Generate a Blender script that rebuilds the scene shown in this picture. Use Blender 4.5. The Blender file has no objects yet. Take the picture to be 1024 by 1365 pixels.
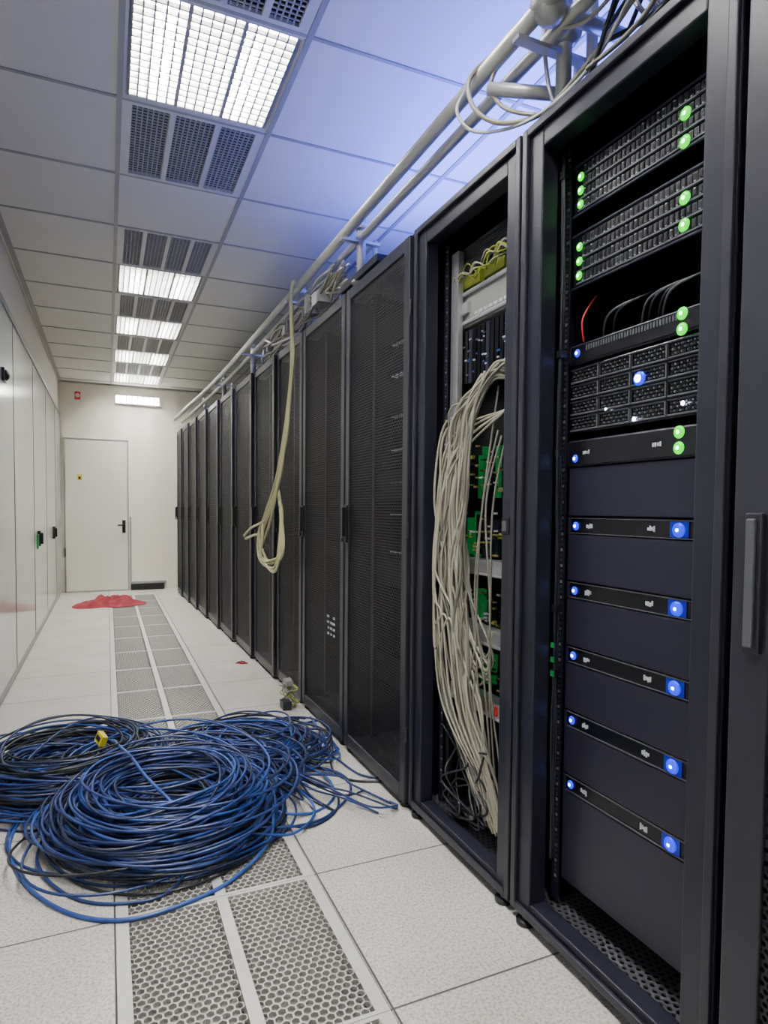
import bpy, math, random
from mathutils import Vector, Matrix
random.seed(7)
U=random.uniform
COL=bpy.context.scene.collection

# ---------------------------------------------------------------- materials
def newmat(name):
    m=bpy.data.materials.new(name); m.use_nodes=True
    nt=m.node_tree; b=nt.nodes['Principled BSDF']
    return m,nt,b
def mat(name,col,rough=.5,metal=0,var=.12,scale=8,bump=0,emit=None,es=0,spec=.5):
    m,nt,b=newmat(name)
    N=nt.nodes; L=nt.links
    tc=N.new('ShaderNodeTexCoord'); nz=N.new('ShaderNodeTexNoise')
    nz.inputs['Scale'].default_value=scale; nz.inputs['Detail'].default_value=3
    L.new(tc.outputs['Object'],nz.inputs['Vector'])
    mx=N.new('ShaderNodeMix'); mx.data_type='RGBA'
    c1=[c*(1-var) for c in col]+[1]; c2=[min(1,c*(1+var)) for c in col]+[1]
    mx.inputs[6].default_value=c1; mx.inputs[7].default_value=c2
    L.new(nz.outputs['Fac'],mx.inputs[0]); L.new(mx.outputs[2],b.inputs['Base Color'])
    b.inputs['Roughness'].default_value=rough; b.inputs['Metallic'].default_value=metal
    b.inputs['Specular IOR Level'].default_value=spec
    if bump:
        bp=N.new('ShaderNodeBump'); bp.inputs['Strength'].default_value=bump; bp.inputs['Distance'].default_value=.002
        L.new(nz.outputs['Fac'],bp.inputs['Height']); L.new(bp.outputs['Normal'],b.inputs['Normal'])
    if emit:
        b.inputs['Emission Color'].default_value=list(emit)+[1]; b.inputs['Emission Strength'].default_value=es
    return m
def math_node(nt,op,a,b=None,c=None):
    n=nt.nodes.new('ShaderNodeMath'); n.operation=op
    for i,v in enumerate((a,b,c)):
        if v is None: continue
        if isinstance(v,(int,float)): n.inputs[i].default_value=v
        else: nt.links.new(v,n.inputs[i])
    return n.outputs[0]
def mesh_mat(name,col,axes,pitch,rad,rough=.5):
    """perforated sheet: staggered round holes (alpha)"""
    m,nt,b=newmat(name); N=nt.nodes; L=nt.links
    b.inputs['Base Color'].default_value=list(col)+[1]; b.inputs['Roughness'].default_value=rough
    b.inputs['Specular IOR Level'].default_value=.35
    tc=N.new('ShaderNodeTexCoord'); sp=N.new('ShaderNodeSeparateXYZ'); L.new(tc.outputs['Object'],sp.inputs[0])
    a=sp.outputs[axes[0]]; c=sp.outputs[axes[1]]
    def lat(off):
        u=math_node(nt,'ADD',math_node(nt,'DIVIDE',a,pitch),off+100)
        v=math_node(nt,'ADD',math_node(nt,'DIVIDE',c,pitch*1.732),off+100)
        u=math_node(nt,'SUBTRACT',math_node(nt,'FRACT',u),.5)
        v=math_node(nt,'MULTIPLY',math_node(nt,'SUBTRACT',math_node(nt,'FRACT',v),.5),1.732)
        return math_node(nt,'SQRT',math_node(nt,'ADD',math_node(nt,'MULTIPLY',u,u),math_node(nt,'MULTIPLY',v,v)))
    d=math_node(nt,'MINIMUM',lat(0),lat(.5))
    al=math_node(nt,'GREATER_THAN',d,rad)
    L.new(al,b.inputs['Alpha'])
    return m
def floor_mat():
    m,nt,b=newmat('speckled_floor_tile'); N=nt.nodes; L=nt.links
    tc=N.new('ShaderNodeTexCoord'); sp=N.new('ShaderNodeSeparateXYZ'); L.new(tc.outputs['Object'],sp.inputs[0])
    n1=N.new('ShaderNodeTexNoise'); n1.inputs['Scale'].default_value=130; n1.inputs['Detail'].default_value=4
    n2=N.new('ShaderNodeTexNoise'); n2.inputs['Scale'].default_value=3; n2.inputs['Detail'].default_value=5
    for n in (n1,n2): L.new(tc.outputs['Object'],n.inputs['Vector'])
    r=N.new('ShaderNodeValToRGB'); L.new(n1.outputs['Fac'],r.inputs[0])
    r.color_ramp.elements[0].position=.36; r.color_ramp.elements[0].color=(.37,.345,.315,1)
    r.color_ramp.elements[1].position=.56; r.color_ramp.elements[1].color=(.63,.605,.57,1)
    mx=N.new('ShaderNodeMix'); mx.data_type='RGBA'; mx.blend_type='MULTIPLY'; mx.inputs[0].default_value=1
    r2=N.new('ShaderNodeValToRGB'); L.new(n2.outputs['Fac'],r2.inputs[0])
    r2.color_ramp.elements[0].position=.3; r2.color_ramp.elements[0].color=(.84,.83,.81,1)
    r2.color_ramp.elements[1].position=.7; r2.color_ramp.elements[1].color=(1,1,1,1)
    L.new(r.outputs[0],mx.inputs[6]); L.new(r2.outputs[0],mx.inputs[7])
    def seam(ax,off):
        f=math_node(nt,'FRACT',math_node(nt,'ADD',math_node(nt,'DIVIDE',math_node(nt,'SUBTRACT',sp.outputs[ax],off),.6),100))
        d=math_node(nt,'ABSOLUTE',math_node(nt,'SUBTRACT',f,.5))
        return math_node(nt,'GREATER_THAN',d,.5-.005)
    s=math_node(nt,'MAXIMUM',seam(0,.01),seam(1,1.91))
    mx2=N.new('ShaderNodeMix'); mx2.data_type='RGBA'; L.new(s,mx2.inputs[0]); L.new(mx.outputs[2],mx2.inputs[6])
    mx2.inputs[7].default_value=(.06,.055,.05,1); L.new(mx2.outputs[2],b.inputs['Base Color'])
    b.inputs['Roughness'].default_value=.36
    return m
M={}
M['floor']=floor_mat()
M['rack']=mat('rack_steel_dark',(.0105,.011,.022),.40,.1,.1,3)
M['rackdoor']=mat('rack_door_steel',(.018,.0185,.029),.4,.1,.1,3)
M['dark']=mat('black_interior',(.002,.002,.003),.7,spec=.2)
M['panel']=mat('server_panel_navy',(.0095,.0085,.0235),.42,0,.08,2)
M['strip']=mat('bezel_strip_black',(.004,.004,.006),.25)
M['mesh']=mesh_mat('door_perforated_sheet',(.014,.012,.015),(1,2),.014,.35)
M['meshfloor']=mesh_mat('rack_base_perforated',(.07,.07,.08),(0,1),.02,.34)
M['silver']=mat('brushed_aluminium',(.55,.55,.56),.35,.7,.1,20)
M['grey']=mat('light_grey_plastic',(.24,.24,.23),.5)
M['louv']=mat('louvre_blade',(.30,.30,.30),.4,.2)
M['ventg']=mat('vent_grille_grey',(.40,.40,.37),.5)
M['ventb']=mat('vent_plenum_dark',(.02,.02,.018),.7)
M['seam']=mat('dark_gasket',(.05,.05,.048),.6)
M['pipe']=mat('galvanised_pipe',(.42,.43,.42),.36,.35,.12,12)
M['white']=mat('white_painted_metal',(.60,.60,.57),.45,0,.04,4)
M['ceil']=mat('ceiling_tile_white',(.70,.69,.645),.75,0,.04,5,.1)
M['tbar']=mat('ceiling_grid_grey',(.33,.33,.32),.5)
M['gloss']=mat('glossy_laminate_panel',(.58,.60,.55),.14,0,.03,1)
M['cream']=mat('cream_wall_paint',(.87,.83,.71),.6,0,.03,3)
M['door']=mat('door_paint',(.77,.75,.66),.45,0,.03,3)
M['black']=mat('black_plastic',(.006,.006,.007),.4)
M['blue1']=mat('blue_cable',(.009,.030,.135),.40,0,.3,6)
M['blue2']=mat('light_blue_cable',(.017,.062,.255),.38,0,.3,6)
M['blue3']=mat('navy_cable',(.006,.014,.052),.4,0,.3,6)
M['blackc']=mat('black_cable',(.007,.009,.015),.4,0,.3,6)
M['cab']=mat('cream_cable',(.38,.355,.275),.5,0,.2,5)
M['cab2']=mat('grey_cable',(.19,.18,.15),.5,0,.2,5)
M['ycab']=mat('pale_yellow_cable',(.54,.51,.28),.5,0,.15,5)
M['yellow']=mat('yellow_tag',(.75,.60,.03),.5)
M['red']=mat('red_cloth',(.21,.013,.022),.85,0,.35,14)
M['redp']=mat('red_plastic',(.6,.02,.015),.4)
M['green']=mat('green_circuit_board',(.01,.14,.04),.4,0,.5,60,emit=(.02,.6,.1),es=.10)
M['ygreen']=mat('yellow_green_fibre',(.30,.35,.03),.5,0,.4,40)
M['brass']=mat('gold_contacts',(.6,.45,.15),.4,.5)
M['ledg']=mat('green_led_lens',(0,.3,.0),.3,emit=(0,1,.0),es=1.7)
M['ledgc']=mat('green_led_core',(.5,1,.5),.3,emit=(.35,1,.3),es=18)
M['ledb']=mat('blue_led_lens',(0,.01,.5),.3,emit=(0,.010,1),es=1.7)
M['ledbc']=mat('blue_led_core',(.5,.6,1),.3,emit=(.30,.42,1),es=26)
M['ledbd']=mat('blue_led_bezel',(.0,.01,.25),.3,emit=(.0,.006,1),es=.10)
M['ledw']=mat('white_led',(1,1,1),.3,emit=(.75,.8,1),es=30)
M['lamp']=mat('fluorescent_diffuser',(1,1,1),.5,emit=(1,.98,.93),es=36)
M['tube']=mat('fluorescent_tube',(1,1,1),.5,emit=(1,.98,.935),es=540)
M['under']=mat('underfloor_damper',(.20,.185,.165),.6,0,.3,25)
M['icon']=mat('white_print',(.5,.52,.56),.5)
M['port']=mat('port_metal',(.12,.125,.14),.35,.5)
M['alu']=mat('tile_frame_aluminium',(.55,.54,.515),.4,.15,.06,20)
M['web']=mat('perforated_web',(.42,.41,.38),.45,.15,.15,30)

# ---------------------------------------------------------------- mesh builder
class MB:
    def __init__(s): s.v=[];s.f=[];s.m=[];s.sm=[];s.mats=[]
    def mi(s,k):
        if k not in s.mats: s.mats.append(k)
        return s.mats.index(k)
    def add(s,vs,fs,k,smooth=False):
        o=len(s.v); s.v+= [tuple(v) for v in vs]; i=s.mi(k)
        for f in fs: s.f.append([o+j for j in f]); s.m.append(i); s.sm.append(smooth)
    def box(s,x0,x1,y0,y1,z0,z1,k):
        vs=[(x,y,z) for z in (z0,z1) for y in (y0,y1) for x in (x0,x1)]
        s.add(vs,[(0,2,3,1),(4,5,7,6),(0,1,5,4),(2,6,7,3),(0,4,6,2),(1,3,7,5)],k)
    def tube(s,pts,r,k,seg=6,closed=False,caps=True):
        pts=[Vector(p) for p in pts]; n=len(pts)
        vs=[]; up=None
        for i in range(n):
            if closed: t=pts[(i+1)%n]-pts[i-1]
            else: t=pts[min(i+1,n-1)]-pts[max(i-1,0)]
            if t.length<1e-9: t=Vector((0,0,1))
            t.normalize()
            if up is None:
                up=Vector((0,0,1)) if abs(t.z)<.9 else Vector((1,0,0))
            a=up-t*up.dot(t)
            if a.length<1e-5: a=t.orthogonal()
            a.normalize(); b=t.cross(a); up=a
            rr=r[i] if isinstance(r,(list,tuple)) else r
            for j in range(seg):
                q=2*math.pi*j/seg; vs.append(pts[i]+(a*math.cos(q)+b*math.sin(q))*rr)
        fs=[]
        m=n if closed else n-1
        for i in range(m):
            i2=(i+1)%n
            for j in range(seg):
                j2=(j+1)%seg; fs.append((i*seg+j,i*seg+j2,i2*seg+j2,i2*seg+j))
        if caps and not closed:
            fs.append(tuple(range(seg))[::-1]); fs.append(tuple((n-1)*seg+j for j in range(seg)))
        s.add(vs,fs,k,True)
    def cyl(s,p0,p1,r,k,seg=16): s.tube([p0,p1],r,k,seg)
    def sphere(s,c,r,k,sx=1,sy=1,sz=1):
        vs=[];fs=[];A=8;B=12
        for i in range(A+1):
            for j in range(B):
                th=math.pi*i/A; ph=2*math.pi*j/B
                vs.append((c[0]+r*sx*math.sin(th)*math.cos(ph),c[1]+r*sy*math.sin(th)*math.sin(ph),c[2]+r*sz*math.cos(th)))
        for i in range(A):
            for j in range(B): fs.append((i*B+j,(i+1)*B+j,(i+1)*B+(j+1)%B,i*B+(j+1)%B))
        s.add(vs,fs,k,True)
    def make(s,name,parent=None,origin=None,bevel=0):
        if origin is None: origin=parent.location if parent else Vector((0,0,0))
        o=Vector(origin)
        me=bpy.data.meshes.new(name); me.from_pydata([tuple(Vector(v)-o) for v in s.v],[],s.f)
        for k in s.mats: me.materials.append(M[k])
        me.polygons.foreach_set('material_index',s.m); me.polygons.foreach_set('use_smooth',s.sm)
        me.validate(); me.update()
        ob=bpy.data.objects.new(name,me); COL.objects.link(ob)
        if parent: ob.parent=parent
        else: ob.location=o
        if bevel:
            b=ob.modifiers.new('bevel','BEVEL'); b.width=bevel; b.segments=2; b.limit_method='ANGLE'
        return ob
def empty(name,loc):
    e=bpy.data.objects.new(name,None); e.empty_display_size=.1; e.location=loc; COL.objects.link(e); return e
def cat(P,n=10,closed=False):
    P=[Vector(p) for p in P]; out=[]; N=len(P)
    rng=range(N) if closed else range(N-1)
    for i in rng:
        if closed: a,b,c,d=P[i-1],P[i],P[(i+1)%N],P[(i+2)%N]
        else: a,b,c,d=P[max(i-1,0)],P[i],P[i+1],P[min(i+2,N-1)]
        for k in range(n):
            t=k/n
            out.append(.5*((2*b)+(-a+c)*t+(2*a-5*b+4*c-d)*t*t+(-a+3*b-3*c+d)*t**3))
    if not closed: out.append(P[-1])
    return out

# ---------------------------------------------------------------- room constants
XL=-.59; XR=2.75; YF=9.7; YB=-2.0; HC=2.90
SX0,SX1=.01,.605      # perforated floor strip
CX0,CX1=.06,.69       # ceiling fixture strip
TY=lambda k:1.91+.6*k

# floor
b=MB(); t=.03
b.box(XL-.1,SX0,YB,YF+.1,-t,0,'floor'); b.box(SX1,XR+.1,YB,YF+.1,-t,0,'floor')
b.box(SX0,SX1,YB,TY(-2),-t,0,'floor'); b.box(SX0,SX1,TY(12),YF+.1,-t,0,'floor')
b.box(XL-.1,XR+.1,YB,YF+.1,-.12,-.065,'under')
b.make('floor')
# perforated tiles -------------------------------------------------
def hex_panel(name,w,l,p):
    b=MB(); R=p/math.sqrt(3); rowh=1.5*R; row=0; y=rowh*.5
    while y<l-R*.4:
        x=(p/2 if row%2 else p); 
        while x<w-p*.3:
            o=[];i=[]
            for k in range(6):
                a=math.pi/6+k*math.pi/3
                o.append((x+R*math.cos(a),y+R*math.sin(a),0)); i.append((x+R*.80*math.cos(a),y+R*.80*math.sin(a),0))
            d=[(q[0],q[1],-.010) for q in i]
            b.add(o+i+d,[(k,(k+1)%6,6+(k+1)%6,6+k) for k in range(6)]+[(6+k,6+(k+1)%6,12+(k+1)%6,12+k) for k in range(6)],'web')
            x+=p
        y+=rowh; row+=1
    me_ob=b.make(name)
    me=me_ob.data; bpy.data.objects.remove(me_ob); return me
hp=hex_panel('perforated_panel',.245,.583,.0225)
for k in range(-2,12):
    e=empty('perforated_floor_tile',(SX0,TY(k),0))
    b=MB(); x0,x1=SX0+.002,SX1-.002; y0,y1=TY(k)+.001,TY(k)+.599; e0=.034; eb=.011
    b.box(x0,x0+e0,y0,y1,-.03,0,'alu'); b.box(x1-e0,x1,y0,y1,-.03,0,'alu')
    b.box(x0+e0,x1-e0,y0,y0+eb,-.03,0,'alu'); b.box(x0+e0,x1-e0,y1-eb,y1,-.03,0,'alu')
    xm=(x0+x1)/2; b.box(xm-.016,xm+.016,y0+eb,y1-eb,-.03,0,'alu')
    b.make('tile_frame',e)
    for j,xx in enumerate((e0+.002-.004,xm+.014-SX0)):
        o=bpy.data.objects.new('perforated_panel',hp); COL.objects.link(o); o.parent=e; o.location=(xx,.009,-.002)

# walls
b=MB(); b.box(XL-.1,XR+.1,YF,YF+.1,0,HC,'cream'); b.make('wall_far')
b=MB(); b.box(XL-.1,XR+.1,YB-.1,YB,0,HC,'cream'); b.make('wall_back')
b=MB(); b.box(XR,XR+.1,YB,YF,0,HC,'cream'); b.make('wall_right')
b=MB(); b.box(XL-.1,XL-.016,YB,YF,0,HC,'cream'); b.make('wall_left')
e=empty('wall_cabinet_row',(XL,0,0))
b=MB(); ys=[-1.9,0,1.25,2.5,3.75,5.02,6.27,7.5,8.75,9.68]
for a,c in zip(ys[:-1],ys[1:]): b.box(XL-.010,XL+.004,a+.010,c-.010,.06,2.43,'gloss')
b.make('cabinet_doors',e,bevel=.003)
b=MB()
for y in ys[1:-1]: b.box(XL-.009,XL+.006,y-.009,y+.009,.06,2.43,'seam')
b.make('door_gaskets',e)
b=MB(); b.box(XL-.010,XL+.012,YB,YF-.02,2.43,2.47,'tbar'); b.box(XL-.010,XL+.002,YB,YF-.02,0.002,.058,'tbar'); b.box(XL-.016,XL-.0102,YB,YF,0.002,2.47,'ventb'); b.make('cabinet_carcass',e)
b=MB()
for y,z in ((6.55,.89),(8.3,.88)):
    b.box(XL+.004,XL+.03,y-.04,y+.04,z-.07,z+.07,'black'); b.box(XL+.03,XL+.05,y-.015,y+.015,z-.05,z+.05,'black')
b.box(XL+.004,XL+.02,6.44,6.49,.8,.93,'green')
b.make('latch_handles',e,bevel=.003)
b=MB(); b.sphere((XL+.02,4.54,1.99),.035,'black',.7,1,1); b.box(XL+.003,XL+.02,4.49,4.59,1.95,2.03,'black')
b.make('wall_sensor')
# far door
e=empty('door_1',(-.53,YF,0)); b=MB()
b.box(-.545,-.53,YF-.03,YF,0,2.13,'tbar');b.box(.262,.277,YF-.03,YF,0,2.13,'tbar');b.box(-.545,.277,YF-.03,YF,2.115,2.13,'tbar')
b.make('door_frame',e)
b=MB(); b.box(-.527,.259,YF-.025,YF,.012,2.11,'door'); b.make('door_leaf',e,bevel=.003)
b=MB(); b.box(.19,.235,YF-.035,YF-.024,.82,1.0,'black'); b.cyl((.21,YF-.03,.93),(.21,YF-.08,.93),.012,'black'); b.cyl((.22,YF-.08,.93),(.13,YF-.08,.93),.011,'black')
b.box(-.545,-.53,YF-.045,YF-.03,.5,.62,'black'); b.make('door_handle',e)
b=MB(); b.box(-.38,-.32,YF-.03,YF-.0255,1.55,1.63,'yellow'); b.box(-.365,-.335,YF-.032,YF-.029,1.565,1.60,'black'); b.make('warning_label',e)
b=MB(); b.box(.29,.31,YF-.03,YF,0.0,1.05,'tbar'); b.box(.30,.75,YF-.05,YF,0,.09,'black'); b.box(.30,.78,YF-.03,YF,.09,.12,'tbar'); b.make('baseboard_far')
b=MB(); b.box(-.40,-.33,YF-.03,YF+.002,2.66,2.76,'redp'); b.sphere((-.365,YF-.035,2.71),.03,'white',1,.5,1); b.make('fire_alarm_call_point',origin=(-.365,YF,2.7))
e=empty('wall_light_panel',(.40,YF,2.7)); b=MB()
b.box(.10,.72,YF-.03,YF,2.63,2.77,'white')
b.make('housing',e)
b=MB()
for i in range(8): b.box(.12+i*.073,.12+i*.073+.057,YF-.034,YF-.03,2.65,2.75,'lamp')
b.make('diffuser',e)

# ---------------------------------------------------------------- ceiling
LN=.655
def edge(i): return 2.28+LN*i
layout={-5:'b',-4:'l',-3:'b',-2:'l',-1:'g',0:'l',1:'g3',2:'b',3:'g',4:'l',5:'g',6:'l',7:'g',8:'l',9:'g',10:'l',11:'b'}  # out-of-view troffers are added fill; last one is added to brighten far wall
b=MB(); T=.03
b.box(XL-.1,CX0,YB,YF+.1,HC,HC+T,'ceil'); b.box(CX1,XR+.1,YB,YF+.1,HC,HC+T,'ceil')
b.box(CX0,CX1,YB,edge(-5),HC,HC+T,'ceil')
for k,v in layout.items():
    if v=='b': b.box(CX0,CX1,edge(k),min(edge(k+1),YF+.1),HC,HC+T,'ceil')
b.box(XL-.1,XR+.1,YB,YF+.1,HC+.2,HC+.22,'ceil')
b.make('ceiling')
b=MB(); w=.011; z0=HC-.006
for x in (CX0,CX1,1.60,2.5): b.box(x-w,x+w,YB,YF,z0,HC+.001,'tbar')
b.box(XL,XL+.03,YB,YF,z0-.01,HC,'tbar')
b.box(XL,XR,YF-.025,YF,z0-.01,HC,'tbar')
for k in range(-6,12):
    y=edge(k)
    if y<YF: b.box(XL,XR,y-w*.7,y+w*.7,z0+.001,HC+.001,'tbar')
b.make('trim_ceiling_grid')
# fixtures
def shared(builder,name):
    ob=builder.make(name); me=ob.data; bpy.data.objects.remove(ob); return me
W=CX1-CX0
fb=MB(); q=.03
for (a,c,d,e2) in ((q-.018,q,q-.018,LN-q+.018),(W-q,W-q+.018,q-.018,LN-q+.018),(q,W-q,q-.018,q),(q,W-q,LN-q,LN-q+.018)): fb.box(a,c,d,e2,0,.14,'white')
fb.box(.004,W-.004,.004,q-.015,-.004,.012,'white');fb.box(.004,W-.004,LN-q+.015,LN-.004,-.004,.012,'white');fb.box(.004,q-.015,.02,LN-.02,-.004,.012,'white');fb.box(W-q+.015,W-.004,.02,LN-.02,-.004,.012,'white')
me_lf=shared(fb,'troffer_body')
lv=MB(); n=15; cw=(W-2*q)/n; cl=(LN-2*q)/n
for i in range(n+1):
    x=q+i*cw; h=.006 if i%5 else .014; lv.box(x-h/2,x+h/2,q,LN-q,0,.018,'louv')
    y=q+i*cl; lv.box(q,W-q,y-.0035,y+.0035,.002,.018,'louv')
me_lv=shared(lv,'louvre')
dp=MB(); dp.box(q,W-q,q,LN-q,.12,.125,'lamp'); me_dp=shared(dp,'reflector')
tb=MB()
for x in (q+.13,W-q-.13):
    tb.tube([(x,q+.02,.085),(x,LN-q-.02,.085)],.016,'tube',8)
me_tb=shared(tb,'tubes')
def grille(npan,name):
    g=MB(); q=.028
    g.box(0.004,W-.004,.004,q,-.004,.012,'white');g.box(.004,W-.004,LN-q,LN-.004,-.004,.012,'white')
    pw=(W-2*q)/npan
    for i in range(npan+1):
        x=q+i*pw; hw=.012 if 0<i<npan else .022
        g.box(x-hw,x+hw,q,LN-q,-.004,.012,'white')
    nc=26
    for j in range(1,nc): 
        y=q+j*(LN-2*q)/nc; g.box(q,W-q,y-.0026,y+.0026,0,.005,'ventg')
    ny=int((W-2*q)/.022)
    for j in range(1,ny):
        x=q+j*(W-2*q)/ny; g.box(x-.0026,x+.0026,q,LN-q,0,.005,'ventg')
    g.box(.01,W-.01,.01,LN-.01,.08,.085,'ventb')
    for (a,c,d,e2) in ((.005,.01,.01,LN-.01),(W-.01,W-.005,.01,LN-.01),(.01,W-.01,.005,.01),(.01,W-.01,LN-.01,LN-.005)): g.box(a,c,d,e2,0.012,.085,'ventb')
    return shared(g,name)
me_g3=grille(3,'grille_core'); me_g4=grille(4,'grille_core')
for k,v in layout.items():
    if v=='b' : continue
    loc=(CX0,edge(k),HC)
    if v=='l':
        e=empty('ceiling_light_troffer',loc)  # covers the row's own fittings and the added fill ones alike
        for nm,me in (('housing',me_lf),('louvre',me_lv),('reflector',me_dp),('tubes',me_tb)):
            o=bpy.data.objects.new(nm,me); COL.objects.link(o); o.parent=e
    else:
        e=empty('ceiling_air_vent',loc); o=bpy.data.objects.new('grille_core',me_g3 if v=='g3' else me_g4); COL.objects.link(o); o.parent=e

# ---------------------------------------------------------------- racks
RH=2.235; RZ=.020; DEP=1.0
def rack(Xf,y0,y1,kind,H=RH,label=False,latch=False):
    e=empty('server_rack',(Xf,y0,0)); y0+=.003; y1-=.003
    xb=Xf+DEP; fw=.078 if kind=='open' else .05
    b=MB()
    b.box(Xf+.03,xb,y0,y0+.012,RZ,H,'rack'); b.box(Xf+.03,xb,y1-.012,y1,RZ,H,'rack')
    b.box(Xf+.03,xb,y0+.012,y1-.012,H-.02,H,'rack'); b.box(xb-.012,xb,y0+.012,y1-.012,RZ,H-.02,'dark')
    b.box(Xf,Xf+.055,y0,y0+fw,RZ,H,'rack'); b.box(Xf,Xf+.055,y1-fw,y1,RZ,H,'rack')
    b.box(Xf+.001,Xf+.055,y0+fw,y1-fw,H-.075,H,'rack'); b.box(Xf+.001,Xf+.055,y0+fw,y1-fw,RZ,RZ+.05,'rack')
    b.box(xb-.06,xb-.012,y0+.012,y0+.06,RZ,H-.02,'rack'); b.box(xb-.06,xb-.012,y1-.06,y1-.012,RZ,H-.02,'rack')
    b.make('cabinet_frame',e,bevel=.004)
    if kind=='open':
        b=MB(); l=.022
        b.box(Xf-.012,Xf,y0+.001,y0+l,RZ+.01,H-.002,'rackdoor'); b.box(Xf-.012,Xf,y1-l,y1-.001,RZ+.01,H-.002,'rackdoor')
        b.box(Xf-.012,Xf,y0+l,y1-l,H-.002-l,H-.002,'rackdoor'); b.box(Xf-.012,Xf,y0+l,y1-l,RZ+.01,RZ+.01+l,'rackdoor')
        b.make('frame_lip',e,bevel=.003)
    b=MB(); b.box(Xf+.055,xb-.012,y0+.012,y1-.012,RZ+.03,RZ+.034,'meshfloor'); b.make('perforated_base',e)
    b=MB(); b.box(Xf+.055,xb-.012,y0+.012,y1-.012,RZ,RZ+.006,'dark'); b.make('base_pan',e)
    b=MB()
    for yy in (y0+.05,y1-.05):
        for xx in (Xf+.010,xb-.05):
            b.cyl((xx,yy,0),(xx,yy,.012),.028,'black',14); b.cyl((xx,yy,.012),(xx,yy,RZ+.01),.010,'silver',10)
    b.make('levelling_feet',e)
    b=MB(); yc=(y0+y1)/2
    for s in (-1,1):
        ya=yc+s*.236; b.box(Xf+.085,Xf+.088,min(ya,ya+s*.03),max(ya,ya+s*.03),RZ+.05,H-.03,'rack')
        b.box(Xf+.088,Xf+.13,ya+s*.028,ya+s*.03,RZ+.05,H-.03,'rack') if s>0 else b.box(Xf+.088,Xf+.13,ya-.03,ya-.028,RZ+.05,H-.03,'rack')
        if kind=='open':
            z=.14; i=0
            while z<H-.06:
                b.box(Xf+.0835,Xf+.085,ya+s*.011-.004,ya+s*.011+.004,z-.004,z+.004,'port' if i%3 else 'silver'); z+=.0148; i+=1
    b.make('mounting_rails',e)
    if kind!='open':
        d=MB(); xf=Xf-.022; o=.006; bw=.075 if kind=='solid' else .048
        a0,a1=y0+o,y1-o; z0,z1=RZ+.005,H-.012
        d.box(xf,Xf-.001,a0,a0+bw,z0,z1,'rackdoor'); d.box(xf,Xf-.001,a1-bw,a1,z0,z1,'rackdoor')
        d.box(xf+.001,Xf-.001,a0+bw,a1-bw,z1-.05,z1,'rackdoor'); d.box(xf+.001,Xf-.001,a0+bw,a1-bw,z0,z0+.06,'rackdoor')
        d.make('door_frame',e,bevel=.004)
        d=MB(); d.box(xf+.008,xf+.0085,a0+bw-.004,a1-bw+.004,z0+.05,z1-.045,'mesh'); d.make('door_mesh',e)
        if kind!='solid':
            d=MB(); yh=a1-.026
            d.box(xf-.010,xf,yh-.018,yh+.018,1.02,1.20,'black'); d.box(xf-.028,xf-.010,yh-.011,yh+.011,1.05,1.19,'black')
            d.cyl((xf-.018,yh,1.035),(xf-.03,yh,1.035),.012,'black',12)
            for zz in (.3,1.1,1.95): d.cyl((xf+.006,y0+.002,zz-.03),(xf+.006,y0+.002,zz+.03),.006,'black',8)
            d.make('swing_handle',e,bevel=.002)
        if label:
            d=MB()
            for r in range(4):
                for c in range(3):
                    if random.random()<.9: d.box(xf+.006,xf+.0078,a0+.14+c*.045,a0+.14+c*.045+U(.02,.036),.52+r*.03,.52+r*.03+.012,'icon')
            d.make('printed_label',e)
    elif latch:
        b=MB(); xx=Xf-.016; yy=y0+fw*.5
        b.box(xx,Xf+.001,yy-.018,yy+.018,1.11,1.16,'black'); b.box(xx-.004,xx,yy-.010,yy+.010,1.12,1.15,'port'); b.make('latch_keeper',e,bevel=.002)
    return e
def fx(y): return 1.08-max(0,(y-4.0))*.034
XA=1.08
e=rack(XA,.14,.815,'solid')
b=MB(); b.box(XA-.034,XA-.022,.742,.775,.93,1.18,'rackdoor'); b.box(XA-.042,XA-.034,.750,.768,.94,1.17,'port'); b.make('pull_handle',e,bevel=.003)
rA=rack(XA,.832,1.50,'open')
rB=rack(XA,1.503,2.18,'open',latch=True)
rC=rack(XA,2.183,2.893,'mesh'); rack(XA,2.896,3.62,'mesh',label=True)
ys=[3.63,4.24,4.88,5.56,6.22,6.86,7.5,8.1,8.68,9.22]
for a,c in zip(ys[:-1],ys[1:]):
    rack(fx(a+.3),a,c-.004,'far')

b=MB()
for i in range(7):
    z=1.0+i*.15+U(-.02,.02)
    for j in range(3): b.box(1.150,1.175,2.44+j*.045+U(0,.01),2.455+j*.045+U(0,.01),z,z+.006,'icon')
for z in (.45,.9,1.3,1.7,2.0): b.box(1.18,1.7,2.31,2.77,z-.07,z+.06,'dark')
b.make('rack_mounted_equipment',rC)

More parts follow.
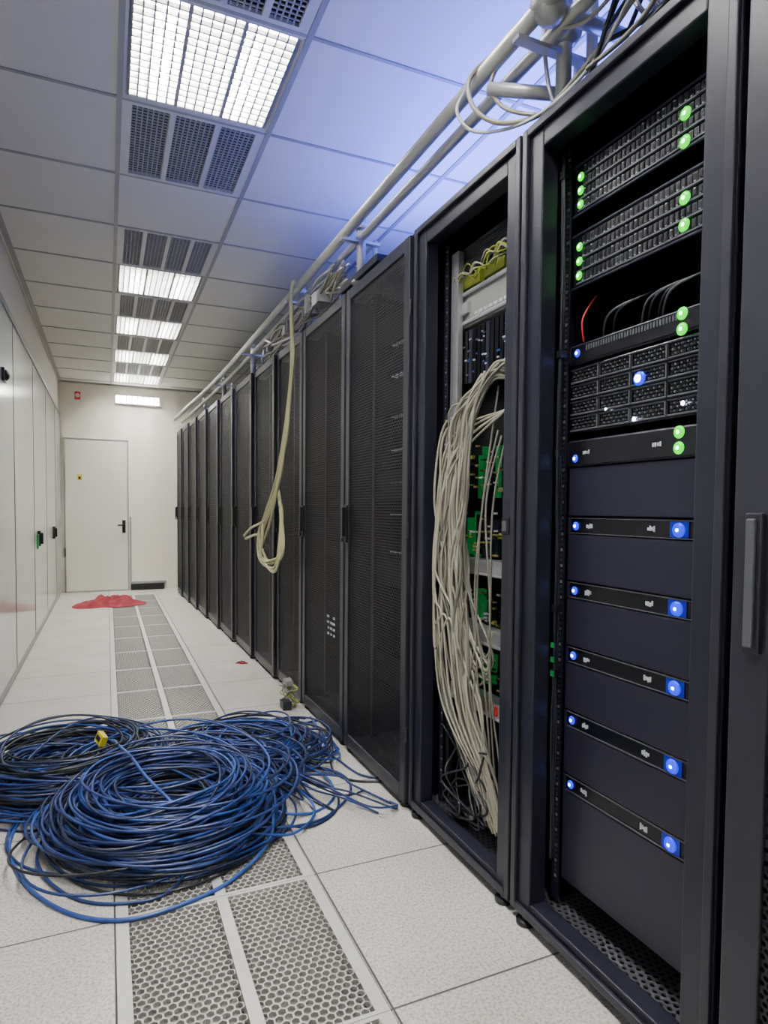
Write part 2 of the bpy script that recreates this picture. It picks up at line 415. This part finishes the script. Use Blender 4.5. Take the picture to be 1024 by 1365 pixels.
# ---------------------------------------------------------------- rack A equipment
XE=1.17; YA0,YA1=.943,1.395
def led(b,y,z,k,r=.0085,x=None):
    x=XE if x is None else x
    if k=='ledw': b.sphere((x-.003,y,z),r,k,.45,1,1); return
    b.sphere((x-.002,y,z),r,k,.40,1,1); b.sphere((x-.0045,y,z),r*.45,k+'c',.6,1,1)
def chassis(b,z0,z1,k='panel',depth=.65,y0=YA0,y1=YA1,x=None):
    x=XE if x is None else x
    b.box(x,x+depth,y0,y1,z0+.0015,z1-.0015,k)
def switch(z0,z1,rows,ledsL,ledsR,yr):
    e=empty('network_switch',(XE,YA0,z0))
    b=MB(); chassis(b,z0,z1,'strip'); b.box(XE-.004,XE+.03,YA0-.004,YA1+.004,z1-.008,z1-.002,'panel'); b.box(XE-.004,XE+.03,YA0-.004,YA1+.004,z0+.002,z0+.008,'panel'); b.make('chassis',e,bevel=.0015)
    b=MB(); n=26; rh=(z1-z0-.02)/rows
    for r in range(rows):
        zc=z0+.01+rh*(r+.5)
        b.box(XE-.006,XE+.001,YA0+.01,YA1-.02,zc-rh*.48,zc-rh*.34,'port')
        for i in range(n):
            y=YA0+.025+i*(YA1-YA0-.06)/n
            b.box(XE-.004,XE+.001,y,y+.0115,zc-rh*.26,zc+rh*.32,'port' if random.random()<.25 else 'rackdoor')
            b.box(XE-.0052,XE-.003,y+.002,y+.0095,zc-rh*.16,zc+rh*.2,'black')
            if random.random()<.6: b.box(XE-.0065,XE-.004,y+.003,y+.0065,zc-rh*.32,zc-rh*.24,'silver')
            if random.random()<.15: b.box(XE-.007,XE-.004,y+.003,y+.007,zc+rh*.2,zc+rh*.28,'icon')
    b.make('ports',e)
    b=MB()
    for z in ledsL: led(b,YA1-.03,z,'ledg',.0115,XE-.004)
    for z in ledsR: led(b,yr,z,'ledg',.0145,XE-.004)
    b.make('status_leds',e)
switch(1.973,2.113,4,(2.072,2.036,2.0),(2.051,1.991),1.032)
switch(1.779,1.929,4,(1.888,1.85,1.812),(1.868,1.810),1.028)
def unit(name,z0,z1,vents=False,L=None,R=None,rk='ledb',icons=True):
    e=empty(name,(XE,YA0,z0)); b=MB(); chassis(b,z0,z1,'panel')
    b.box(XE-.003,XE+.01,YA0-.004,YA1+.004,z0+.004,z1-.004,'panel')
    b.make('chassis',e,bevel=.002)
    b=MB(); b.box(XE-.0055,XE-.003,YA0+.004,YA1-.004,z0+.007,z1-.007,'strip')
    if vents:
        for i in range(34): b.box(XE-.0065,XE-.005,1.03+i*.009,1.035+i*.009,(z0+z1)/2+.004,z1-.011,'port')
    if icons:
        for y in (YA1-.085,1.075):
            for q in range(4): b.box(XE-.0065,XE-.005,y+q*.007,y+q*.007+.0045,(z0+z1)/2-U(.003,.006),(z0+z1)/2+U(.003,.006),'icon')
    b.make('bezel',e)
    b=MB()
    if L: led(b,YA1-.03,L,'ledb',.011,XE-.004)
    if R: 
        for z in R: led(b,1.026,z,rk,.0145,XE-.004)
    b.make('status_leds',e); return e
unit('network_appliance',1.575,1.632,True,1.606,(1.618,1.584),'ledg',False)
e=empty('storage_array',(XE,YA0,1.390)); b=MB(); chassis(b,1.390,1.570,'strip'); b.make('chassis',e,bevel=.002)
b=MB()
for r in range(4):
    z0=1.397+r*.043
    for c in range(4):
        y0=YA0+.012+c*.109
        b.box(XE-.008,XE,y0,y0+.104,z0,z0+.004,'port'); b.box(XE-.008,XE,y0,y0+.104,z0+.034,z0+.037,'rackdoor')
        b.box(XE-.008,XE,y0,y0+.004,z0+.005,z0+.034,'port')
        for i in range(11):
            for j in range(3):
                b.box(XE-.006,XE-.001,y0+.010+i*.0083,y0+.0145+i*.0083,z0+.008+j*.009,z0+.0125+j*.009,'port' if (i+j)%2 else 'black')
b.make('drive_carriers',e)
b=MB(); b.sphere((XE-.009,1.142,1.497),.019,'ledb',.3,1,.9); led(b,1.142,1.497,'ledw',.009,XE-.012); led(b,1.155,1.403,'ledw',.005,XE-.007); led(b,1.015,1.420,'ledw',.005,XE-.007); led(b,1.25,1.44,'ledw',.003,XE-.007); b.make('status_leds',e)
unit('rack_server',1.300,1.374,False,1.323,(1.358,1.323),'ledg')
zs=[1.140,.963,.783,.603,.422]
b=MB(); b.box(XE+.001,XE+.5,YA0,YA1,1.168,1.299,'panel'); b.make('blanking_panel',origin=(XE,YA0,1.168),bevel=.002)
for i,z in enumerate(zs):
    zt=z+.026; zb=(zs[i+1]+.027) if i<4 else .145
    e=empty('rack_server',(XE,YA0,zb)); b=MB()
    b.box(XE,XE+.65,YA0,YA1,zb,z-.024,'panel'); b.box(XE+.004,XE+.65,YA0,YA1,z-.0235,zt-.001,'strip'); b.make('chassis',e,bevel=.002)
    b=MB()
    b.box(XE-.001,XE+.004,YA0+.005,YA1-.012,z-.020,z-.0185,'port'); b.box(XE-.001,XE+.004,YA0+.005,YA1-.012,z+.0205,z+.022,'port')
    b.box(XE,XE+.003,YA1-.01,YA1,z-.022,z+.023,'panel')
    for y in (YA1-.092,1.095):
        for q in range(4): b.box(XE+.002,XE+.004,y+q*.006,y+q*.006+.004,z-U(.003,.008),z+U(.003,.008),'icon')
    b.make('bezel_trim',e)
    b=MB(); led(b,YA1-.03,z,'ledb',.0115,XE+.003); led(b,1.025,z,'ledb',.0170,XE+.002); b.box(XE+.001,XE+.0025,1.000,1.050,z-.017,z+.019,'ledbd'); b.make('status_leds',e)
b=MB()
for i in range(6):
    y=U(1.1,1.35); b.tube(cat([(XE+.05,y,1.64),(XE+.02,y-.05,1.69),(XE+.06,y-.12,1.72),(XE+.2,y-.1,1.77)],6),.003,random.choice(['blackc','port','blackc']),6)
b.tube(cat([(XE+.02,1.37,1.640),(XE+.01,1.365,1.70),(XE+.05,1.36,1.765)],6),.0025,'redp',6)
b.make('patch_lead')
b=MB()
for i in range(5):
    pts=[(1.145+U(-.008,.008),1.407+U(-.004,.006),z) for z in (2.15,1.8,1.5,1.2,.9,.55,.2)]
    b.tube(cat(pts,6),.0035,'blackc',6)
for z in (2.08,1.6,1.33,.9,.72): b.box(1.135,1.155,1.397,1.416,z,z+.02,'black')
for z in (.80,.76,.72): b.box(1.13,1.134,1.398,1.410,z,z+.014,'green')
b.make('vertical_power_cable',rA)

# ---------------------------------------------------------------- rack B equipment
XB=1.20; e=empty('telecom_chassis',(XB,1.62,.2)); b=MB()
Y0,Y1=1.620,2.06
b.box(XB,XB+.5,Y0,Y1,1.845,1.975,'grey'); 
b.box(XB-.01,XB,Y0+.01,Y1-.01,1.85,1.865,'silver'); b.box(XB-.01,XB,Y0+.01,Y1-.01,1.955,1.97,'silver')
b.make('power_shelf',e,bevel=.004)
b=MB()
for i in range(8): b.box(XB-.013,XB-.01,1.70+i*.03,1.72+i*.03,1.868,1.878,'icon')
b.box(XB-.012,XB-.0,1.98,2.03,1.89,1.93,'silver')
b.make('power_shelf_details',e)
b=MB(); b.box(XB+.02,XB+.5,Y0,Y1,1.62,1.84,'dark'); b.box(XB+.02,XB+.5,Y0,Y1,1.98,2.15,'dark')
for i in range(16): b.box(XB,XB+.02,Y0+.01+i*.028,Y0+.03+i*.028,1.64,1.83,'strip' if i%4 else 'panel')
for i in range(50):
    y=U(Y0+.02,Y1-.05); z=U(1.64,1.82); b.box(XB-.004,XB,y,y+U(.004,.018),z,z+.005,random.choice(['icon','port','silver','blue2']))
for i in range(10): b.box(XB+.005,XB+.02,Y0+.01,Y1-.02,2.05+i*.009,2.054+i*.009,'port')
for i in range(3): b.box(XB-.0,XB+.02,Y0+i*.15,Y0+.12+i*.15,1.985,2.03,'ygreen')
b.make('line_cards',e)
b=MB()
for i in range(22):
    y=U(1.65,2.0); b.tube(cat([(XB-.01,y,1.99+U(0,.03)),(XB-.04,y+.03,2.02+U(-.02,.03)),(XB-.02,min(y+.10,2.05),2.0+U(-.01,.03))],5),.003,random.choice(['ygreen','ygreen','blackc','cab']),5)
b.make('fibre_leads',e)
b=MB(); b.box(1.172,1.195,2.02,2.070,1.5,2.12,'silver');b.box(1.172,1.195,2.050,2.070,.16,1.5,'rackdoor'); b.make('side_channel',e,bevel=.002)
b=MB(); b.box(XB+.06,XB+.5,Y0,Y1,.16,1.60,'dark')
for (z0,z1) in ((1.22,1.42),(1.0,1.18),(.77,.90),(.55,.68)):
    for i in range(11):
        y=Y0+.005+i*.039; zz0=z0+U(0,.03); zz1=z1-U(0,.05)
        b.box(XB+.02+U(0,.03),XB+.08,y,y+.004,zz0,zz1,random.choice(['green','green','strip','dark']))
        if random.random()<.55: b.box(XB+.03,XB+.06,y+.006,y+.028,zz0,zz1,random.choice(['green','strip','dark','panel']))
        for q in range(5): 
            zz=U(z0,z1-.01); b.box(XB+.016,XB+.029,y+U(0,.01),y+U(.012,.03),zz,zz+.006,random.choice(['icon','brass','black','ygreen']))
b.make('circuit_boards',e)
b=MB()
for z in (.960,.725,.49): 
    b.box(XB-.025,XB+.03,Y0,2.045,z,z+.05,'silver'); b.box(XB-.04,XB-.02,Y0,2.045,z,z+.006,'silver')
for i in range(6): b.box(XB-.03,XB-.02,Y0+.02+i*.03,Y0+.035+i*.03,.50,.53,random.choice(['brass','icon','redp','yellow']))
b.make('card_brackets',e,bevel=.002)
b=MB(); led(b,1.68,1.38,'ledb',.014,XB+.015); led(b,1.70,1.27,'ledb',.012,XB+.015); led(b,1.93,.98,'ledb',.004,XB); led(b,1.66,1.32,'ledb',.010,XB+.015); b.make('status_leds',e)
b=MB(); 
for i in range(50):
    s=random.random(); k=random.choice(['cab','cab','cab2','cab'])
    y0=1.645+.20*s+U(-.02,.02); w1=U(-.035,.035)
    P=[(1.165,y0-.01,1.62+U(-.03,.04)),(1.13+U(-.02,.02),y0+.04,1.64+U(-.03,.02)-.1*s),
       (1.115+U(-.02,.02),1.78+.22*s,1.49+U(-.05,.05)),(1.10+U(-.015,.03),1.83+.19*s+w1,1.22),
       (1.11+U(-.02,.03),1.84+.19*s-w1,.98),(1.11+U(-.015,.03),1.83+.21*s+U(-.06,.04),.75),(1.12+U(-.01,.02),1.77+.24*s+U(-.06,.04),.52),
       (1.14+U(-.01,.01),1.68+.18*s+U(-.04,.04),.28),(1.15,1.66+.08*s+U(-.02,.02),.12+U(0,.05))]
    if i%6==0: P=P[:5]+[(1.13,1.78+U(-.08,.1),U(.6,.75)),(1.155,1.74,U(.6,.8))]
    P=[(min(max(x,1.092),1.153),max(1.63,min(y,2.045)),z) for x,y,z in P]
    b.tube(cat(P,8),.0042,k,6)
for i in range(4):
    y=U(1.64,1.75); P=[(1.155,y,1.5+U(-.1,.1)),(1.12,y+.03,1.2),(1.12,y+U(0,.12),.9),(1.13,y+U(-.01,.08),.6),(1.15,y,.3),(1.155,y,.13)]
    b.tube(cat(P,8),.0035,'cab2',6)
for i in range(5):
    P=[(1.15,1.67,1.50),(1.10,1.90+.02*i,1.38+U(-.05,.05)),(1.095,2.03,1.1-.1*i),(1.095,2.03-.03*i,.8),(1.10,1.98-.04*i,.5),(1.13,1.80-.02*i,.3),(1.155,1.74,.25)]
    b.tube(cat([(x,min(y,2.045),z) for x,y,z in P],9),.0038,'cab',6)
b.make('network_cable_bundle',rB)
b=MB(); b.sphere((1.20,1.93,.088),.07,'black',1,1.1,.35); 
for i in range(10):
    P=[(1.15+U(-.03,.03),U(1.8,2.04),.10)]; 
    for q in range(4): P.append((1.14+U(-.03,.03),U(1.7,2.04),.11+.08*q+U(0,.05)))
    b.tube(cat(P,6),.004,'blackc',6)
b.make('power_cable_tangle',rB)

# ---------------------------------------------------------------- overhead pipes / tray
e=empty('overhead_cable_tray',(1.1,2,2.4)); b=MB(); RT=RH+.003
b.tube([(1.03,.9,2.47),(1.03,4.6,2.47)]+cat([(1.03,4.6,2.47),(1.01,6.5,2.46),(.93,8.5,2.45),(.90,9.6,2.45)],6)[1:],.023,'pipe',14)
b.tube([(1.105,.9,2.455),(1.105,4.4,2.455)]+cat([(1.105,4.4,2.455),(1.09,6.5,2.44),(1.0,9.6,2.42)],6)[1:],.019,'pipe',14)
for y in (1.44,2.80,3.78,5.2,6.6,8.0):
    x=1.16 if y<2 else 1.10
    b.cyl((x,y,RT),(x,y,2.89 if y<2 else 2.53),.022,'pipe',14); b.cyl((x,y,RT),(x,y,2.25),.045,'pipe',16)
    b.cyl((x,y,2.49),(x,y,2.51),.034,'silver',12)
    b.box(1.0,x+.09,y-.014,y+.014,2.425,2.437,'silver'); b.cyl((x+.09,y+.05,RT),(x+.09,y+.05,2.47),.012,'pipe',10)
b.cyl((1.24,1.42,RT),(1.24,1.42,2.89),.016,'pipe',12)
b.cyl((1.02,1.60,2.40),(1.20,1.43,2.33),.018,'pipe',12)
b.sphere((1.05,1.36,2.47),.045,'pipe'); b.sphere((1.16,1.44,2.5),.05,'pipe')
b.cyl((1.0,1.36,2.47),(1.3,1.36,2.47),.02,'pipe',12)
b.make('pipes_and_posts',e)
b=MB()
for x in (1.2,1.25,1.3,1.35,1.4,1.45): b.tube([(x,2.9,2.33),(x,9.2,2.33)],.004,'silver',6)
for x in (1.2,1.45): b.tube([(x,2.9,2.40),(x,9.2,2.40)],.004,'silver',6)
y=2.9
while y<9.2: b.tube([(1.2,y,2.40),(1.2,y,2.33),(1.45,y,2.33),(1.45,y,2.40)],.004,'silver',6); y+=.12
for y in (3,4.5,6,7.5,9): b.box(1.19,1.46,y-.02,y+.02,RT,2.325,'silver')
b.make('wire_basket',e)
b=MB()
for i in range(12):
    x=U(1.22,1.43); P=[(x+U(-.02,.02),2.9+j*.6,2.345+U(0,.04)) for j in range(11)]
    b.tube(cat(P,4),.006,random.choice(['cab','cab2','silver','cab']),6)
b.make('tray_cables',e)
b=MB()
for i in range(22):
    P=[(1.03+U(0,.08),3.0+j*.38+U(-.05,.05),2.31+U(-.05,.10)) for j in range(5)]
    P=[(x,y,max(z,2.265)) for x,y,z in P]
    b.tube(cat(P,6),.0065,random.choice(['cab','silver','cab2','cab']),6)
for i in range(10):
    y=U(3.1,4.6); b.box(1.02,1.10,y,y+U(.02,.06),2.27,2.27+U(.03,.1),random.choice(['silver','grey','pipe']))
b.make('loose_tray_cables',e)
b=MB()
for (P,k,r) in [
 ([(1.03,1.62,2.50),(.99,1.66,2.45),(1.0,1.64,2.36),(1.05,1.58,2.30),(1.12,1.48,2.29),(1.15,1.34,2.34),(1.16,1.2,2.40),(1.14,1.05,2.46),(1.1,.9,2.55)],'cab',.007),
 ([(1.06,1.55,2.50),(1.03,1.60,2.42),(1.06,1.56,2.33),(1.14,1.44,2.28),(1.2,1.3,2.33),(1.22,1.15,2.38),(1.2,.95,2.5)],'cab',.006),
 ([(1.03,1.70,2.49),(.985,1.72,2.40),(1.02,1.66,2.31),(1.10,1.5,2.28),(1.14,1.3,2.32),(1.12,1.1,2.42)],'white',.005),
 ([(1.16,1.48,2.86),(1.12,1.47,2.6),(1.11,1.46,2.45),(1.13,1.44,2.30),(1.2,1.4,2.27)],'silver',.006),
 ([(1.14,1.46,2.86),(1.09,1.46,2.65),(1.08,1.43,2.5),(1.12,1.3,2.42),(1.16,1.1,2.5),(1.2,.9,2.6)],'cab',.005),
 ([(1.2,1.4,2.8),(1.12,1.3,2.62),(1.14,1.15,2.5),(1.2,1.0,2.46)],'cab2',.005)]:
    b.tube(cat(P,10),r,k,8)
b.make('overhead_cables',e)
b=MB()
for i in range(34):
    x=U(1.13,1.4); z=U(2.26,2.42); P=[(x+U(-.03,.03),.3+j*.2,z+U(-.01,.03)+(.05*j if random.random()<.2 else 0)) for j in range(6)]
    P=[(a,c,max(d,2.265)) for a,c,d in P]
    b.tube(cat(P,6),.006,random.choice(['blackc','blackc','cab2','cab']),6)
b.make('rooftop_cable_bundle',e)
b=MB(); b.box(1.06,1.45,2.52,2.98,2.241,2.275,'rack'); b.box(1.08,1.40,2.56,2.94,2.275,2.285,'rack'); b.make('base_plate',e,bevel=.004)

# ---------------------------------------------------------------- hanging yellow cables
b=MB()
for i in range(8):
    d=lambda s=.012:U(-s,s)
    P=[(1.0+d(.004),3.62+d(),2.50),(.985,3.62+d(),2.40),(1.00+d(.006),3.63+d(),2.05),(.985+d(),3.74+d(.02),1.65),(.97+d(),3.86+d(.04),1.35),(.94+d(),4.0+d(.07),1.13),(.93+d(),4.14+d(.09),1.0+d(.04)),
       (.93+d(),4.08+d(.08),.88+d(.05)),(.95+d(),3.85+d(.06),.83+d(.05)),(.97+d(),3.76+d(.04),.95),(.98,3.82+d(.04),1.15+d(.05)),(.98,3.9+d(.02),1.28+d(.04))]
    if i==0: P=P[:6]+[(.90,4.3,1.05),(.88,4.45,.99)]
    if i==1: P=P[:7]+[(.90,4.25,1.0),(.88,4.4,.97)]
    b.tube(cat(P,9),.0085,'ycab',8)
b.make('hanging_cable')

# ---------------------------------------------------------------- blue cable coils
def loops(b,cx,cy,R,rw,n,h,keys,r=.0047,tx=0,ty=0,zoff=0,jit=.025):
    for i in range(n):
        rr=R+rw*(random.random()*2-1); q=1-((rr-R)/rw)**2
        zc=zoff+random.random()*h*max(.15,math.sqrt(max(q,0)))
        ox,oy=random.gauss(0,jit),random.gauss(0,jit); el=U(.84,1.14); rot=U(0,6.28)
        a2,a3=U(0,.07),U(0,.045); p2,p3,p1=U(0,6.28),U(0,6.28),U(0,6.28); az=U(.006,.04)
        pts=[]
        N=56
        for j in range(N):
            t=2*math.pi*j/N; rad=rr*(1+a2*math.sin(2*t+p2)+a3*math.sin(3*t+p3))
            x=rad*math.cos(t)*el; y=rad*math.sin(t)/el
            xx=cx+ox+x*math.cos(rot)-y*math.sin(rot); yy=cy+oy+x*math.sin(rot)+y*math.cos(rot)
            z=zc+az*math.sin(t+p1)+.008*math.sin(3*t+p3)+(xx-cx)*tx+(yy-cy)*ty
            xx=max(xx,XL+.02)
            pts.append((xx,yy,max(z,r+.001)))
        b.tube(pts,r,random.choice(keys),6,closed=True)
K=['blue1','blue1','blue2','blue1','blue3','blackc','blue3']
b=MB()
loops(b,.20,2.45,.285,.14,112,.17,K,jit=.03)
loops(b,.22,2.49,.34,.07,22,.19,['blue2','blue1'],jit=.055)
loops(b,-.17,3.02,.28,.13,85,.16,K+['blackc','blue3'],jit=.035)
loops(b,.62,3.00,.23,.12,65,.11,K,jit=.045)
loops(b,.32,2.75,.38,.10,12,.14,['blue1','blue3','blue2'],jit=.08)
g=.006
S=[
 ('blue2',.0065,[(-.05,2.86,.1),(-.256,2.78,.03),(-.323,2.51,g),(-.256,2.23,g),(-.13,2.01,g),(.017,1.90,g),(.176,1.90,g),(.362,1.98,g),(.52,2.15,.03),(.58,2.4,.08)]),
 ('blue1',.005,[(.3,2.2,.05),(.17,1.99,g),(.0,1.99,g),(-.13,2.1,g),(-.22,2.3,.02),(-.2,2.5,.05)]),
 ('blue3',.005,[(.45,2.7,.1),(.70,2.68,.03),(.854,2.5,g),(.82,2.3,g),(.68,2.2,g),(.52,2.25,.03)]),
 ('blue1',.0055,[(.4,2.85,.1),(.72,2.78,.03),(.93,2.62,g),(.92,2.42,g),(.76,2.25,g),(.6,2.2,.02),(.45,2.2,.05)]),
 ('blue2',.005,[(.3,2.8,.16),(.55,2.6,.09),(.70,2.45,.04),(.72,2.28,.02),(.6,2.15,.02),(.45,2.15,.05)]),
 ('blue2',.0055,[(.5,2.95,.1),(.75,2.75,.04),(.86,2.58,.015),(.84,2.40,g),(.72,2.30,g),(.58,2.32,.03),(.5,2.45,.08)]),
 ('blue1',.005,[(.5,3.1,.1),(.8,3.15,.02),(.93,2.95,g),(.98,2.75,g),(1.02,2.55,g),(1.12,2.47,g)]),
 ('blackc',.005,[(.4,3.2,.08),(.75,3.3,.02),(.93,3.1,g),(.96,2.85,g),(.92,2.62,g),(.98,2.5,g),(1.13,2.44,g)]),
 ('blue3',.005,[(.5,3.2,.05),(.8,3.4,g),(.96,3.2,g),(.9,2.9,g),(.75,2.8,g),(.6,2.7,.05)]),
 ('blue1',.005,[(.6,3.2,.04),(.82,3.3,g),(.97,3.30,g),(1.12,3.32,g)]),
 ('blue2',.005,[(.55,3.25,.04),(.78,3.36,g),(.94,3.36,g),(1.02,3.2,g),(1.0,3.0,g),(.9,2.85,g),(.7,2.8,.04)]),
 ('blackc',.006,[(.0,2.8,.03),(-.2,2.72,g),(-.35,2.95,g),(-.55,3.1,g),(-.56,3.3,g)]),
 ('blackc',.006,[(.15,2.3,.02),(-.1,2.38,g),(-.2,2.6,g),(-.3,2.75,.02),(-.45,2.9,.03)]),
 ('blue2',.006,[(.02,3.05,.13),(.04,2.85,.17),(.08,2.65,.19),(.12,2.45,.19),(.2,2.3,.14)]),
 ('blue2',.005,[(.0,3.2,.13),(.25,3.05,.15),(.45,2.85,.14),(.55,2.6,.1),(.5,2.35,.09),(.3,2.2,.08)]),
]
for k,r,P in S: b.tube(cat(P,10),r,k,8)
for i in range(34):
    P=[(.55+U(-.1,.15),2.75+U(-.4,.5),.09)]
    x,y=P[0][0],P[0][1]
    for j in range(4):
        x=min(x+U(.02,.17),1.03); y+=U(-.25,.3); P.append((x,max(2.2,min(y,3.38)),max(g,.06-.02*j)))
    b.tube(cat(P,9),.0045,random.choice(K),6)
b.make('blue_network_cable_coil',origin=(.2,2.6,0))
b=MB(); b.box(-.05,-.02,2.93,3.01,.145,.20,'yellow'); b.box(-.052,-.05,2.95,3.0,.16,.185,'black'); o=b.make('cable_tag',origin=(-.03,2.97,.17),bevel=.003); o.rotation_euler=(.2,.3,.4); o.scale=(.8,.8,.8)
b=MB()
for i in range(9):
    P=[(1.0+U(-.03,.03),3.62+U(-.05,.08),.01)]
    for j in range(4): P.append((.98+U(-.05,.05),3.64+U(-.08,.10),.03+.03*j+U(0,.03)))
    b.tube(cat(P,6),.004,random.choice(['ygreen','cab','blackc','cab2']),6)
b.box(.97,1.01,3.64,3.72,.12,.15,'grey'); b.box(.93,.98,3.56,3.64,.003,.05,'blackc')
b.make('cable_splice_cluster',origin=(1,3.6,0))

# ---------------------------------------------------------------- red cloth
def cloth(name,cx,cy,w,l,h,seed):
    rnd=random.Random(seed); b=MB(); n=40; vs=[];fs=[]
    ph=[rnd.uniform(0,6.28) for _ in range(8)]
    for i in range(n+1):
        for j in range(n+1):
            u=i/n*2-1; v=j/n*2-1; r=math.hypot(u,v)
            m=max(abs(u),abs(v)); s=(m/r if r>1e-6 else 1)
            a=math.atan2(v,u); R=(1+.18*math.sin(2*a+ph[0])+.12*math.sin(3*a+ph[1])+.08*math.sin(5*a+ph[2]))
            x=u*s*R*w/2; y=v*s*R*l/2
            z=h*(1-m**2)*(.55+.25*math.sin(9*u+3*v+ph[3])+.2*math.sin(7*v-4*u+ph[4])+.15*math.sin(17*u+ph[5]+3*math.sin(5*v)))+.004
            vs.append((cx+x,cy+y,max(z,.004)))
    for i in range(n):
        for j in range(n): fs.append((i*(n+1)+j,(i+1)*(n+1)+j,(i+1)*(n+1)+j+1,i*(n+1)+j+1))
    b.add(vs,fs,'red',True); o=b.make(name,origin=(cx,cy,0)); 
    sd=o.modifiers.new('sol','SOLIDIFY'); sd.thickness=.003
cloth('red_cloth',.02,8.4,.66,.95,.11,3)
cloth('red_rag',.93,4.8,.09,.07,.015,5)

# ---------------------------------------------------------------- lights
def area(name,loc,rot,sx,sy,e,col):
    l=bpy.data.lights.new(name,'AREA'); l.shape='RECTANGLE'; l.size=sx; l.size_y=sy; l.energy=e; l.color=col
    o=bpy.data.objects.new(name,l); COL.objects.link(o); o.location=loc; o.rotation_euler=rot; return o
area('blue_rack_uplight',(1.70,2.4,2.32),(math.pi,0,0),.5,2.0,72,(.13,.19,1))

w=bpy.data.worlds.new('world'); bpy.context.scene.world=w; w.use_nodes=True
w.node_tree.nodes['Background'].inputs[0].default_value=(.6,.65,.7,1); w.node_tree.nodes['Background'].inputs[1].default_value=.3

# ---------------------------------------------------------------- camera
cd=bpy.data.cameras.new('camera'); cam=bpy.data.objects.new('camera',cd); COL.objects.link(cam)
cd.sensor_fit='VERTICAL'; cd.sensor_height=36; cd.sensor_width=27; cd.lens=840*36/1365; cd.shift_y=.0225; cd.clip_start=.02
R=Matrix.Rotation(math.radians(-23.7),4,'Z')@Matrix.Rotation(math.radians(90-2.3),4,'X')@Matrix.Rotation(math.radians(.5),4,'Z')
cam.matrix_world=Matrix.Translation((0,0,1.18))@R
bpy.context.scene.camera=cam
